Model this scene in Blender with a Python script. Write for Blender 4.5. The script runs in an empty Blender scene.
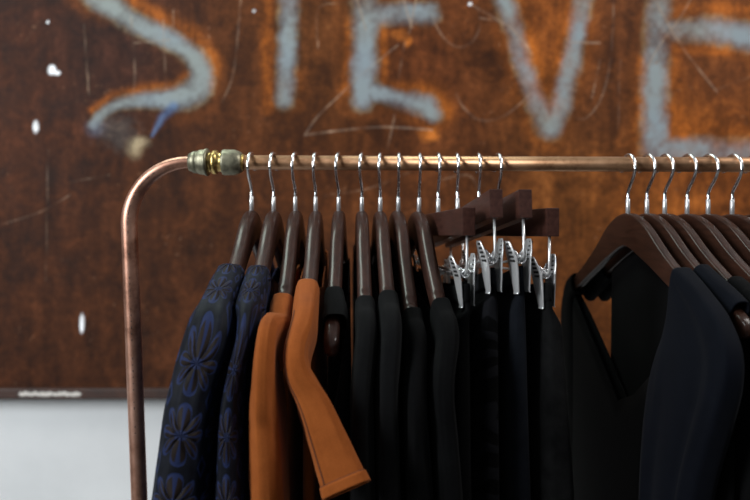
import bpy, bmesh, math, random
import numpy as np
from mathutils import Vector, Matrix, noise

# ------------------------------------------------------------------ camera, world, light, exposure
sc = bpy.context.scene
COL = sc.collection
R = math.radians
F = 729.0                      # 35 mm on a 36 mm sensor, in pixels of the 750 px wide frame
ZR = 1.60                      # height of the rail
CAM = Vector((0.0, -0.853, ZR - 0.0854))
PITCH = math.atan(15 / F)

cam_d = bpy.data.cameras.new('camera')
cam = bpy.data.objects.new('camera', cam_d)
COL.objects.link(cam)
cam.location = CAM
cam.rotation_euler = (math.pi / 2 - PITCH, 0, 0)
cam_d.sensor_width = 36
cam_d.lens = 35
cam_d.clip_start = 0.02
cam_d.dof.use_dof = True
cam_d.dof.focus_distance = 0.74
cam_d.dof.aperture_fstop = 4.2
sc.camera = cam

world = bpy.data.worlds.new('world')
sc.world = world
world.use_nodes = True
wt = world.node_tree
bg = wt.nodes['Background']
# a pale ceiling and upper walls above, a dark floor below
wc = wt.nodes.new('ShaderNodeTexCoord')
wz = wt.nodes.new('ShaderNodeSeparateXYZ')
wr = wt.nodes.new('ShaderNodeValToRGB')
wt.links.new(wc.outputs['Generated'], wz.inputs[0])
wm = wt.nodes.new('ShaderNodeMath')
wm.operation = 'MULTIPLY_ADD'
wm.inputs[1].default_value = 0.5
wm.inputs[2].default_value = 0.5
wt.links.new(wz.outputs[2], wm.inputs[0])
wt.links.new(wm.outputs[0], wr.inputs[0])
wr.color_ramp.elements[0].position = 0.50
wr.color_ramp.elements[0].color = (0.010, 0.010, 0.011, 1)
wr.color_ramp.elements[1].position = 0.68
wr.color_ramp.elements[1].color = (0.26, 0.275, 0.29, 1)
wt.links.new(wr.outputs[0], bg.inputs[0])
bg.inputs[1].default_value = 1.0


def area(name, loc, target, sx, sy, power, color):
    l = bpy.data.lights.new(name, 'AREA')
    l.shape = 'RECTANGLE'
    l.size = sx
    l.size_y = sy
    l.energy = power
    l.color = color
    o = bpy.data.objects.new(name, l)
    COL.objects.link(o)
    o.location = loc
    d = Vector(target) - Vector(loc)
    o.rotation_euler = d.to_track_quat('-Z', 'Y').to_euler()
    return o


area('skylight', (-0.85, 0.46, 3.0), (-0.25, 0.0, 1.5), 0.8, 0.5, 15, (0.84, 1.0, 0.90))
area('window_light_left', (-2.6, -1.9, 2.5), (-0.1, 0.3, 1.35), 0.9, 1.5, 106, (0.93, 0.98, 1.0))
area('window_light_right', (1.7, -0.5, 3.2), (0.2, 0.2, 1.5), 0.6, 1.0, 34, (1.0, 0.97, 0.93))

sc.view_settings.view_transform = 'Standard'
sc.view_settings.look = 'None'
sc.view_settings.gamma = 1.0
sc.view_settings.use_curve_mapping = False
sc.view_settings.exposure = 0.0

# ------------------------------------------------------------------ pixel <-> place
RX = Vector((1, 0, 0))
UP = Vector((0, math.sin(PITCH), math.cos(PITCH)))
FW = Vector((0, math.cos(PITCH), -math.sin(PITCH)))


def ray(px, py):
    return FW + RX * ((px - 375) / F) + UP * ((250 - py) / F)


def at(px, py, Y):
    d = ray(px, py)
    return CAM + d * ((Y - CAM.y) / d.y)


YAW = R(3.0)
RAIL_DIR = Vector((math.cos(YAW), -math.sin(YAW), -0.0097)).normalized()
RAIL_O = Vector((0, 0, ZR - 0.0014))


def rail_pt(px):
    """the point of the rail's axis seen at column px"""
    k = (px - 375) / F
    # (p.x) = k * depth(p)
    def f(t):
        p = RAIL_O + RAIL_DIR * t - CAM
        return p.x - k * p.dot(FW)
    a, b = -2.0, 2.0
    for _ in range(60):
        m = (a + b) / 2
        if f(m) < 0:
            a = m
        else:
            b = m
    return RAIL_O + RAIL_DIR * a


# ------------------------------------------------------------------ object helpers
def link(name, me, mats, parent=None, smooth=True):
    o = bpy.data.objects.new(name, me)
    COL.objects.link(o)
    for m in (mats if isinstance(mats, (list, tuple)) else [mats]):
        me.materials.append(m)
    if smooth:
        for p in me.polygons:
            p.use_smooth = True
    if parent is not None:
        o.parent = parent
    return o


def mesh(verts, faces, uvs=None):
    me = bpy.data.meshes.new('mesh')
    me.from_pydata([tuple(v) for v in verts], [], faces)
    me.update()
    if uvs is not None:
        lay = me.uv_layers.new(name='UVMap')
        for poly in me.polygons:
            us = [uvs[v][0] for v in poly.vertices]
            for li, v in zip(poly.loop_indices, poly.vertices):
                lay.data[li].uv = uvs[v]
    return me


def thing(name, label, cat, loc, rotz=0.0, group=None):
    o = bpy.data.objects.new(name, None)
    COL.objects.link(o)
    o.empty_display_size = 0.05
    o.location = loc
    o.rotation_euler = (0, 0, rotz)
    o['label'] = label
    o['category'] = cat
    if group:
        o['group'] = group
    return o


def tag(o, label, cat, group=None):
    o['label'] = label
    o['category'] = cat
    if group:
        o['group'] = group
    return o


def catmull(pts, n):
    """resample a list of equal-length tuples smoothly to n rows"""
    P = np.array(pts, float)
    m = len(P)
    out = []
    for i in range(n):
        t = i / (n - 1) * (m - 1)
        k = min(int(t), m - 2)
        u = t - k
        p0 = P[max(k - 1, 0)]
        p1 = P[k]
        p2 = P[k + 1]
        p3 = P[min(k + 2, m - 1)]
        out.append(0.5 * ((2 * p1) + (-p0 + p2) * u + (2 * p0 - 5 * p1 + 4 * p2 - p3) * u * u
                          + (-p0 + 3 * p1 - 3 * p2 + p3) * u ** 3))
    return np.array(out)


def tube_mesh(path, radii, seg=20, caps=True):
    path = [Vector(p) for p in path]
    n = len(path)
    if not hasattr(radii, '__len__'):
        radii = [radii] * n
    verts, faces = [], []
    t0 = (path[1] - path[0]).normalized()
    a = t0.orthogonal().normalized()
    for i in range(n):
        t = (path[min(i + 1, n - 1)] - path[max(i - 1, 0)]).normalized()
        a = (a - t * a.dot(t)).normalized()
        b = t.cross(a)
        for j in range(seg):
            f = 2 * math.pi * j / seg
            verts.append(path[i] + (a * math.cos(f) + b * math.sin(f)) * radii[i])
    for i in range(n - 1):
        for j in range(seg):
            k = (j + 1) % seg
            faces.append((i * seg + j, i * seg + k, (i + 1) * seg + k, (i + 1) * seg + j))
    if caps:
        faces.append(tuple(range(seg))[::-1])
        faces.append(tuple((n - 1) * seg + j for j in range(seg)))
    return mesh(verts, faces)


def lathe_mesh(prof, origin, axis, seg=48, hexes=None):
    """prof: list of (distance along axis, radius, hexness)"""
    axis = Vector(axis).normalized()
    a = axis.cross(Vector((0, 0, 1))).normalized()
    b = axis.cross(a)
    verts, faces = [], []
    for (d, r, hx) in prof:
        for j in range(seg):
            f = 2 * math.pi * j / seg
            g = (f + math.pi / 6) % (math.pi / 3) - math.pi / 6
            k = min(math.cos(math.pi / 6) / math.cos(g) * 1.09, 1.0)
            rr = r * (1 - hx + hx * k)
            verts.append(Vector(origin) + axis * d + (a * math.cos(f) + b * math.sin(f)) * rr)
    n = len(prof)
    for i in range(n - 1):
        for j in range(seg):
            k = (j + 1) % seg
            faces.append((i * seg + j, i * seg + k, (i + 1) * seg + k, (i + 1) * seg + j))
    faces.append(tuple(range(seg))[::-1])
    faces.append(tuple((n - 1) * seg + j for j in range(seg)))
    return mesh(verts, faces)


def box_bm(bm, c, sx, sy, sz, M=None, bevel=0.0):
    r = bmesh.ops.create_cube(bm, size=1.0)
    vs = r['verts']
    for v in vs:
        v.co = Vector((v.co.x * sx, v.co.y * sy, v.co.z * sz))
    if bevel:
        es = list({e for v in vs for e in v.link_edges})
        rr = bmesh.ops.bevel(bm, geom=es, offset=bevel, segments=2, profile=0.6, affect='EDGES')
        vs = list({v for f in rr['faces'] for v in f.verts} | {v for v in vs if v.is_valid})
    for v in vs:
        v.co = v.co + Vector(c)
        if M is not None:
            v.co = M @ v.co


def bm_mesh(bm):
    bmesh.ops.recalc_face_normals(bm, faces=bm.faces)
    me = bpy.data.meshes.new('mesh')
    bm.to_mesh(me)
    bm.free()
    return me


def shade_auto(o, deg=40):
    me = o.data
    for p in me.polygons:
        p.use_smooth = True
    bm = bmesh.new()
    bm.from_mesh(me)
    for e in bm.edges:
        if len(e.link_faces) == 2 and e.calc_face_angle(0) > R(deg):
            e.smooth = False
    bm.to_mesh(me)
    bm.free()


# ------------------------------------------------------------------ materials
class NT:
    def __init__(self, name):
        self.m = bpy.data.materials.new(name)
        self.m.use_nodes = True
        self.t = self.m.node_tree
        self.b = self.t.nodes['Principled BSDF']

    def n(self, typ, **kw):
        nd = self.t.nodes.new(typ)
        for k, v in kw.items():
            setattr(nd, k, v)
        return nd

    def put(self, sock, v):
        if isinstance(v, bpy.types.NodeSocket):
            self.t.links.new(v, sock)
        else:
            sock.default_value = v

    def math(self, op, a, b=None, c=None, clamp=False):
        nd = self.n('ShaderNodeMath', operation=op)
        nd.use_clamp = clamp
        self.put(nd.inputs[0], a)
        if b is not None:
            self.put(nd.inputs[1], b)
        if c is not None:
            self.put(nd.inputs[2], c)
        return nd.outputs[0]

    def mix(self, f, a, b, blend='MIX'):
        nd = self.n('ShaderNodeMix', data_type='RGBA', blend_type=blend)
        self.put(nd.inputs[0], f)
        self.put(nd.inputs[6], a)
        self.put(nd.inputs[7], b)
        return nd.outputs[2]

    def ramp(self, f, stops):
        nd = self.n('ShaderNodeValToRGB')
        cr = nd.color_ramp
        while len(cr.elements) < len(stops):
            cr.elements.new(0.5)
        for e, (p, c) in zip(cr.elements, stops):
            e.position = p
            e.color = (*c, 1) if len(c) == 3 else c
        self.put(nd.inputs[0], f)
        return nd.outputs[0]

    def noise(self, scale, detail=4, rough=0.55, vec=None, out=0, dist=0.0):
        nd = self.n('ShaderNodeTexNoise')
        nd.inputs['Scale'].default_value = scale
        nd.inputs['Detail'].default_value = detail
        nd.inputs['Roughness'].default_value = rough
        nd.inputs['Distortion'].default_value = dist
        if vec is not None:
            self.put(nd.inputs['Vector'], vec)
        return nd.outputs[out]

    def coord(self, which='Object', scale=None):
        c = self.n('ShaderNodeTexCoord').outputs[which]
        if scale:
            mp = self.n('ShaderNodeMapping')
            mp.inputs['Scale'].default_value = scale
            self.t.links.new(c, mp.inputs['Vector'])
            return mp.outputs[0]
        return c

    def bump(self, h, strength=0.3, dist=0.001):
        nd = self.n('ShaderNodeBump')
        nd.inputs['Strength'].default_value = strength
        nd.inputs['Distance'].default_value = dist
        self.put(nd.inputs['Height'], h)
        self.t.links.new(nd.outputs[0], self.b.inputs['Normal'])

    def set(self, **kw):
        names = dict(color='Base Color', rough='Roughness', metal='Metallic', spec='Specular IOR Level',
                     coat='Coat Weight', coat_rough='Coat Roughness', sheen='Sheen Weight', sheen_rough='Sheen Roughness',
                     sheen_tint='Sheen Tint')
        for k, v in kw.items():
            self.put(self.b.inputs[names[k]], (*v, 1) if isinstance(v, tuple) and len(v) == 3 else v)
        return self


def mat_copper(name, lo, mid, hi):
    k = NT(name)
    c = k.coord('Object')
    n1 = k.noise(30, 5, 0.6, c)
    n2 = k.noise(220, 3, 0.6, c)
    f = k.math('ADD', k.math('MULTIPLY', n1, 0.75), k.math('MULTIPLY', n2, 0.25))
    col = k.ramp(f, [(0.3, lo), (0.5, mid), (0.72, hi)])
    k.set(color=col, metal=0.9, rough=k.math('MULTIPLY_ADD', n1, 0.22, 0.28))
    return k.m


def mat_metal(name, col, rough, metal=1.0, var=0.15):
    k = NT(name)
    n1 = k.noise(90, 4, 0.6, k.coord('Object'))
    c2 = tuple(x * 0.35 for x in col)
    k.set(color=k.ramp(n1, [(0.28, c2), (0.28 + var * 2, col), (1.0, col)]), metal=metal,
          rough=k.math('MULTIPLY_ADD', n1, 0.2, rough))
    return k.m


def mat_wood(name, a, b, c_):
    k = NT(name)
    c = k.coord('Object', (60, 6, 60))
    g = k.noise(3.0, 6, 0.6, c, dist=0.6)
    col = k.ramp(g, [(0.25, a), (0.5, b), (0.8, c_)])
    k.set(color=col, rough=0.55, coat=0.34, coat_rough=0.20, spec=0.12)
    k.bump(g, 0.05, 0.0005)
    return k.m


def mat_fabric(name, a, b, weave=900, sheen=0.15, rough=0.9, bump=0.25, scale2=40, spec=0.2):
    k = NT(name)
    c = k.coord('Object')
    w = k.noise(weave, 2, 0.5, c)
    n2 = k.noise(scale2, 4, 0.6, c)
    f = k.math('ADD', k.math('MULTIPLY', w, 0.5), k.math('MULTIPLY', n2, 0.5))
    k.set(color=k.ramp(f, [(0.32, a), (0.68, b)]), rough=rough, sheen=sheen, sheen_rough=0.5, spec=spec)
    k.bump(w, bump, 0.0006)
    return k.m


def mat_jacquard():
    """navy quilted cloth with rows of eight-petalled embroidered flowers and small diamonds"""
    k = NT('navy_floral_jacquard')
    uv = k.coord('UV')
    sep = k.n('ShaderNodeSeparateXYZ')
    k.t.links.new(uv, sep.inputs[0])
    u, v = sep.outputs[0], sep.outputs[1]
    wob = k.noise(60, 3, 0.6, k.coord('Object'))
    CELL = 0.056

    def flower(du, dv, size):
        fu = k.math('SUBTRACT', k.math('FRACT', k.math('ADD', k.math('DIVIDE', u, CELL), du)), 0.5)
        fv = k.math('SUBTRACT', k.math('FRACT', k.math('ADD', k.math('DIVIDE', v, CELL), dv)), 0.5)
        r = k.math('SQRT', k.math('ADD', k.math('MULTIPLY', fu, fu), k.math('MULTIPLY', fv, fv)))
        th = k.math('ARCTAN2', fv, fu)
        return fu, fv, r, th

    fu, fv, r, th = flower(0.5, 0.5, 1)
    pet = k.math('ABSOLUTE', k.math('COSINE', k.math('MULTIPLY', th, 4.0)))     # 1 on petal axes
    R_ = k.math('MULTIPLY_ADD', k.math('POWER', pet, 0.6), 0.30, 0.13)           # petal outline radius
    d = k.math('SUBTRACT', r, R_)
    inside = k.math('LESS_THAN', d, 0.0)
    outline = k.math('LESS_THAN', k.math('ABSOLUTE', d), 0.028)
    vein = k.math('MULTIPLY', k.math('GREATER_THAN', pet, 0.96), inside)
    core = k.math('LESS_THAN', r, 0.075)
    gu, gv, r2, th2 = flower(0.0, 0.0, 1)
    dia = k.math('ADD', k.math('MULTIPLY', k.math('ABSOLUTE', gu), 1.35), k.math('ABSOLUTE', gv))
    dring = k.math('LESS_THAN', k.math('ABSOLUTE', k.math('SUBTRACT', dia, 0.15)), 0.035)
    lines = k.math('MAXIMUM', k.math('MAXIMUM', outline, vein), k.math('MAXIMUM', core, dring))
    base = k.ramp(wob, [(0.3, (0.0022, 0.0027, 0.0050)), (0.7, (0.0060, 0.0070, 0.0125))])
    brown = k.ramp(wob, [(0.3, (0.0085, 0.0056, 0.0048)), (0.7, (0.019, 0.0122, 0.0095))])
    c1 = k.mix(inside, base, brown)
    c2 = k.mix(k.math('MULTIPLY', lines, 0.85), c1, (0.014, 0.023, 0.074, 1))
    k.set(color=c2, rough=0.62, sheen=0.03, sheen_rough=0.4, spec=0.12)
    k.put(k.b.inputs['Sheen Tint'], (0.35, 0.5, 1.0, 1))
    hgt = k.math('SUBTRACT', k.math('MULTIPLY', k.math('SUBTRACT', R_, r, clamp=True), 3.0),
                 k.math('MULTIPLY', lines, 0.35))
    k.bump(hgt, 1.0, 0.0034)
    return k.m


def mat_lace():
    k = NT('black_scrolled_velvet_cloth')
    c = k.coord('Object', (1, 1, 1))
    vo = k.n('ShaderNodeTexWave')
    vo.wave_type = 'RINGS'
    vo.inputs['Scale'].default_value = 14
    vo.inputs['Distortion'].default_value = 11
    vo.inputs['Detail'].default_value = 1.5
    vo.inputs['Detail Scale'].default_value = 1.2
    k.t.links.new(c, vo.inputs['Vector'])
    f = vo.outputs['Fac']
    k.set(color=k.ramp(f, [(0.52, (0.0010, 0.0010, 0.0012)), (0.6, (0.0065, 0.0065, 0.008))]), rough=0.85, sheen=0.01, spec=0.06)
    k.bump(f, 0.4, 0.0012)
    return k.m


M_COPPER = mat_copper('pinkish_copper', (0.23, 0.10, 0.065), (0.52, 0.27, 0.19), (0.64, 0.38, 0.29))
M_TAN = mat_copper('tan_copper', (0.24, 0.11, 0.055), (0.48, 0.265, 0.145), (0.58, 0.34, 0.20))
M_PATINA = mat_metal('patinated_brass', (0.33, 0.31, 0.22), 0.36, 0.85)
M_BRASS = mat_metal('bright_brass', (0.80, 0.56, 0.20), 0.22)
M_CHROME = NT('polished_chrome').set(color=(0.92, 0.92, 0.93), metal=1.0, rough=0.17).m
M_STEEL = NT('brushed_nickel').set(color=(0.86, 0.86, 0.87), metal=0.72, rough=0.30).m
M_WOOD = mat_wood('dark_walnut_stained_wood', (0.016, 0.0062, 0.0045), (0.033, 0.0128, 0.0090), (0.055, 0.022, 0.0155))
M_BAR = mat_wood('reddish_brown_wood', (0.022, 0.0080, 0.0058), (0.045, 0.0165, 0.0120), (0.075, 0.029, 0.021))
M_WARM = mat_wood('warm_brown_stained_wood', (0.012, 0.0045, 0.0028), (0.028, 0.0102, 0.0060), (0.046, 0.017, 0.0098))
M_RUBBER = NT('black_rubber').set(color=(0.008, 0.008, 0.008), rough=0.55).m
M_ORANGE = mat_fabric('burnt_orange_felted_knit', (0.215, 0.054, 0.0100), (0.315, 0.086, 0.0180), 1400, 0.04, 0.95, 0.35, 60, 0.1)
M_OSEAM = NT('orange_seam_thread').set(color=(0.085, 0.020, 0.004), rough=0.9).m
M_JACQ = mat_jacquard()
M_BLACK = mat_fabric('black_jersey', (0.0013, 0.0013, 0.0015), (0.0030, 0.0030, 0.0033), 1200, 0.012, 0.9, 0.25, 40, 0.05)
M_CHAR = mat_fabric('charcoal_black_wool', (0.0027, 0.0028, 0.0031), (0.0060, 0.0061, 0.0066), 1200, 0.016, 0.9, 0.25, 40, 0.06)
M_INK = mat_fabric('ink_black_twill', (0.0034, 0.0040, 0.0056), (0.0085, 0.0100, 0.0140), 1300, 0.015, 0.9, 0.25, 40, 0.05)
M_SPECK = mat_fabric('speckled_black_tweed', (0.0010, 0.0010, 0.0011), (0.011, 0.011, 0.0112), 1700, 0.01, 0.95, 0.5, 40, 0.05)
M_NAVY = mat_fabric('dark_navy_crepe', (0.0018, 0.0023, 0.0043), (0.0034, 0.0042, 0.0075), 1000, 0.015, 0.8, 0.2, 40, 0.05)
M_LACE = mat_lace()

# ------------------------------------------------------------------ the setting
WALL_Y = 0.72
PANEL_Y = WALL_Y - 0.035


def mat_plaster():
    k = NT('white_painted_plaster')
    n1 = k.noise(5, 5, 0.6, k.coord('Object'))
    n2 = k.noise(120, 3, 0.6, k.coord('Object'))
    k.set(color=k.ramp(n1, [(0.3, (0.70, 0.71, 0.72)), (0.7, (0.78, 0.79, 0.80))]), rough=0.85)
    k.bump(n2, 0.15, 0.002)
    return k.m


def mat_floor():
    k = NT('grey_polished_concrete')
    n1 = k.noise(3, 6, 0.65, k.coord('Object'))
    k.set(color=k.ramp(n1, [(0.3, (0.16, 0.155, 0.15)), (0.7, (0.25, 0.245, 0.24))]), rough=0.5)
    return k.m


def structure(name, me, m):
    o = link(name, me, m, smooth=False)
    o['kind'] = 'structure'
    return o


bm = bmesh.new()
box_bm(bm, (0, WALL_Y + 0.06, 1.5), 6.0, 0.12, 3.0)
structure('wall_back', bm_mesh(bm), mat_plaster())
bm = bmesh.new()
box_bm(bm, (0, -1.1, -0.05), 6.0, 3.76, 0.1)
structure('floor', bm_mesh(bm), mat_floor())


# ---- the rusted steel sheet with ground-bare letters
def seg_dist(PX, PY, pts):
    d = np.full(PX.shape, 1e9)
    for (a, b) in zip(pts[:-1], pts[1:]):
        ax, ay = a[0], a[1]
        dx, dy = b[0] - ax, b[1] - ay
        L2 = dx * dx + dy * dy + 1e-9
        t = np.clip(((PX - ax) * dx + (PY - ay) * dy) / L2, 0, 1)
        q = np.hypot(PX - ax - t * dx, PY - ay - t * dy)
        if len(a) > 2:                                   # width follows along the stroke
            q = q / (a[2] + (b[2] - a[2]) * t)
        d = np.minimum(d, q)
    return d


def smooth_line(pts, n=40):
    return [tuple(r) for r in catmull(pts, n)]


def sstep(x, a, b):
    t = np.clip((x - a) / (b - a), 0, 1)
    return t * t * (3 - 2 * t)


LETTERS = [
    smooth_line([(40, -120, 12), (58, -60, 13), (86, -14, 11), (112, 8, 11), (140, 26, 9), (170, 40, 9), (192, 55, 10), (202, 75, 11),
                 (196, 90, 12), (176, 98, 11), (148, 99, 8), (122, 103, 6), (104, 112, 5), (94, 124, 5)]),
    [(292, -130, 10), (290, -20, 10), (288, 40, 9.5), (284, 100, 9)],
    [(220, -130, 10), (360, -132, 10)],
    [(368, -160, 11), (366, -10, 11.5), (364, 60, 12), (362, 100, 10.5)],
    [(370, 14, 10), (405, 13, 10), (430, 13, 10)],
    smooth_line([(372, 92, 9), (392, 97, 8), (408, 101, 9), (424, 104, 11), (433, 114, 9)], 14),
    [(370, -150, 10), (440, -150, 10)],
    [(490, -60, 10), (505, 0, 9.5), (519, 50, 9), (533, 95, 9.5), (549, 127, 11)],
    [(600, -60, 9), (583, 0, 9), (573, 55, 9), (562, 100, 10), (550, 128, 11)],
    [(664, -160, 11), (659, -10, 11), (655, 70, 11.5), (654, 150, 13)],
    smooth_line([(662, 30, 8), (690, 30, 11), (720, 31, 13), (760, 38, 13), (830, 46, 12)], 20),
    [(662, 152, 13), (700, 152, 12), (830, 154, 12)],
]
HALOS = [
    [(512, -5, 6), (527, 50, 7), (540, 90, 8), (551, 112, 6)], [(576, -5, 5), (566, 55, 6), (556, 95, 7), (551, 112, 6)],
    [(674, 62, 6), (673, 108, 7), (686, 131, 8), (720, 134, 8), (760, 134, 8)], [(674, 12, 6), (720, 9, 7), (760, 8, 7)],
    [(118, -10, 6), (160, 16, 6), (194, 36, 7), (214, 64, 7), (211, 84, 5)], [(92, 110, 3), (112, 96, 4), (142, 89, 4), (174, 86, 4), (188, 74, 3)],
    [(384, 28, 4), (385, 60, 3), (384, 84, 3)], [(395, 86, 4), (425, 90, 6), (446, 110, 6)], [(643, 60, 4), (640, 150, 6)],
    [(268, -5, 5), (267, 60, 5), (268, 110, 4)], [(350, 20, 3), (346, 90, 4)], [(676, 50, 4), (750, 52, 3)],
]
SCRATCH = [
    ([(305, 135), (318, 116), (340, 95), (362, 74), (398, 45)], 1.0),
    ([(305, 135), (345, 130), (385, 127), (432, 130)], 1.1),
    ([(387, 150), (394, 118), (400, 70), (405, 42)], 0.9),
    ([(356, -5), (366, 30)], 1.2), ([(402, -5), (412, 28)], 1.0), ([(417, -5), (409, 34)], 1.0),
    ([(428, -5), (433, 18), (444, 38), (458, 47), (472, 42), (480, 26), (478, 8)], 0.8),
    ([(470, 4), (500, 21)], 1.0), ([(456, 94), (464, 108), (480, 120), (500, 118), (520, 104), (530, 92)], 0.8),
    ([(480, 18), (505, 24), (522, 40), (533, 56)], 1.0), ([(565, 42), (600, 43)], 1.1),
    ([(643, 76), (658, 48), (680, 18), (692, -4)], 1.0), ([(653, -4), (680, 44), (717, 92)], 1.0),
    ([(715, 90), (752, 76)], 0.8), ([(614, -5), (611, 55), (602, 96), (586, 118), (570, 114), (560, 98)], 0.8),
    ([(130, 5), (135, 70), (132, 100)], 0.9), ([(163, 20), (166, 90)], 0.9), ([(241, -5), (234, 70), (222, 102)], 0.8),
    ([(84, 25), (89, 95)], 0.8), ([(173, 10), (173, 36)], 0.7), ([(48, 150), (46, 280)], 0.5),
    ([(318, 48), (319, 8), (352, 4), (410, 1)], 0.7), ([(330, 195), (370, 188), (410, 172)], 0.7),
    ([(0, 225), (40, 212), (70, 195)], 0.4), ([(110, 175), (70, 182)], 0.6),
    ([(132, 150), (150, 140)], 0.6), ([(592, 98), (600, 60)], 0.6), ([(135, 43), (170, 40)], 1.0),
    ([(620, 60), (618, 130)], 0.6), ([(440, 180), (470, 176), (480, 200)], 0.6), ([(40, 20), (24, 44)], 0.6),
]
CHIPS = [(52, 70, 4.2, 5.5), (57, 73, 4, 2.5), (36, 127, 3.2, 7.5), (82, 323, 2.6, 10), (48, 22, 1.6, 1.6), (254, 11, 1.6, 1.6), (470, 4, 2.2, 2)]
BLUES = [(96, 128, 9, 9)]
PALE = [(135, 148, 7, 8), (141, 142, 8, 5)]
ORANGES = [(401, 35, 11, 6), (408, 42, 5, 6), (430, 134, 12, 10), (690, 205, 22, 14), (640, 205, 30, 20)]
ZONES = [  # (px, py, spread, linear colour)
    (20, 60, 90, (0.058, 0.017, 0.010)), (120, 60, 40, (0.070, 0.026, 0.022)), (60, 180, 80, (0.072, 0.021, 0.009)),
    (50, 320, 110, (0.075, 0.022, 0.009)), (170, 320, 70, (0.074, 0.023, 0.009)), (235, 60, 50, (0.105, 0.031, 0.010)),
    (220, 200, 60, (0.090, 0.027, 0.009)), (325, 60, 45, (0.115, 0.036, 0.010)), (330, 180, 60, (0.105, 0.030, 0.008)),
    (420, 70, 40, (0.105, 0.026, 0.008)), (470, 60, 45, (0.100, 0.030, 0.009)), (545, 40, 30, (0.190, 0.050, 0.008)),
    (545, 90, 18, (0.27, 0.075, 0.008)), (610, 60, 40, (0.120, 0.036, 0.012)), (590, 120, 30, (0.100, 0.032, 0.013)),
    (600, 220, 70, (0.165, 0.052, 0.012)), (570, 190, 40, (0.150, 0.050, 0.012)), (690, 200, 60, (0.230, 0.062, 0.012)),
    (710, 95, 40, (0.150, 0.042, 0.010)), (720, 80, 20, (0.085, 0.028, 0.012)), (700, 130, 24, (0.24, 0.065, 0.008)),
    (725, 5, 26, (0.12, 0.036, 0.010)), (450, 220, 80, (0.105, 0.031, 0.010)), (700, 330, 120, (0.12, 0.036, 0.010)),
    (400, 380, 150, (0.09, 0.027, 0.009)),
]


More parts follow.
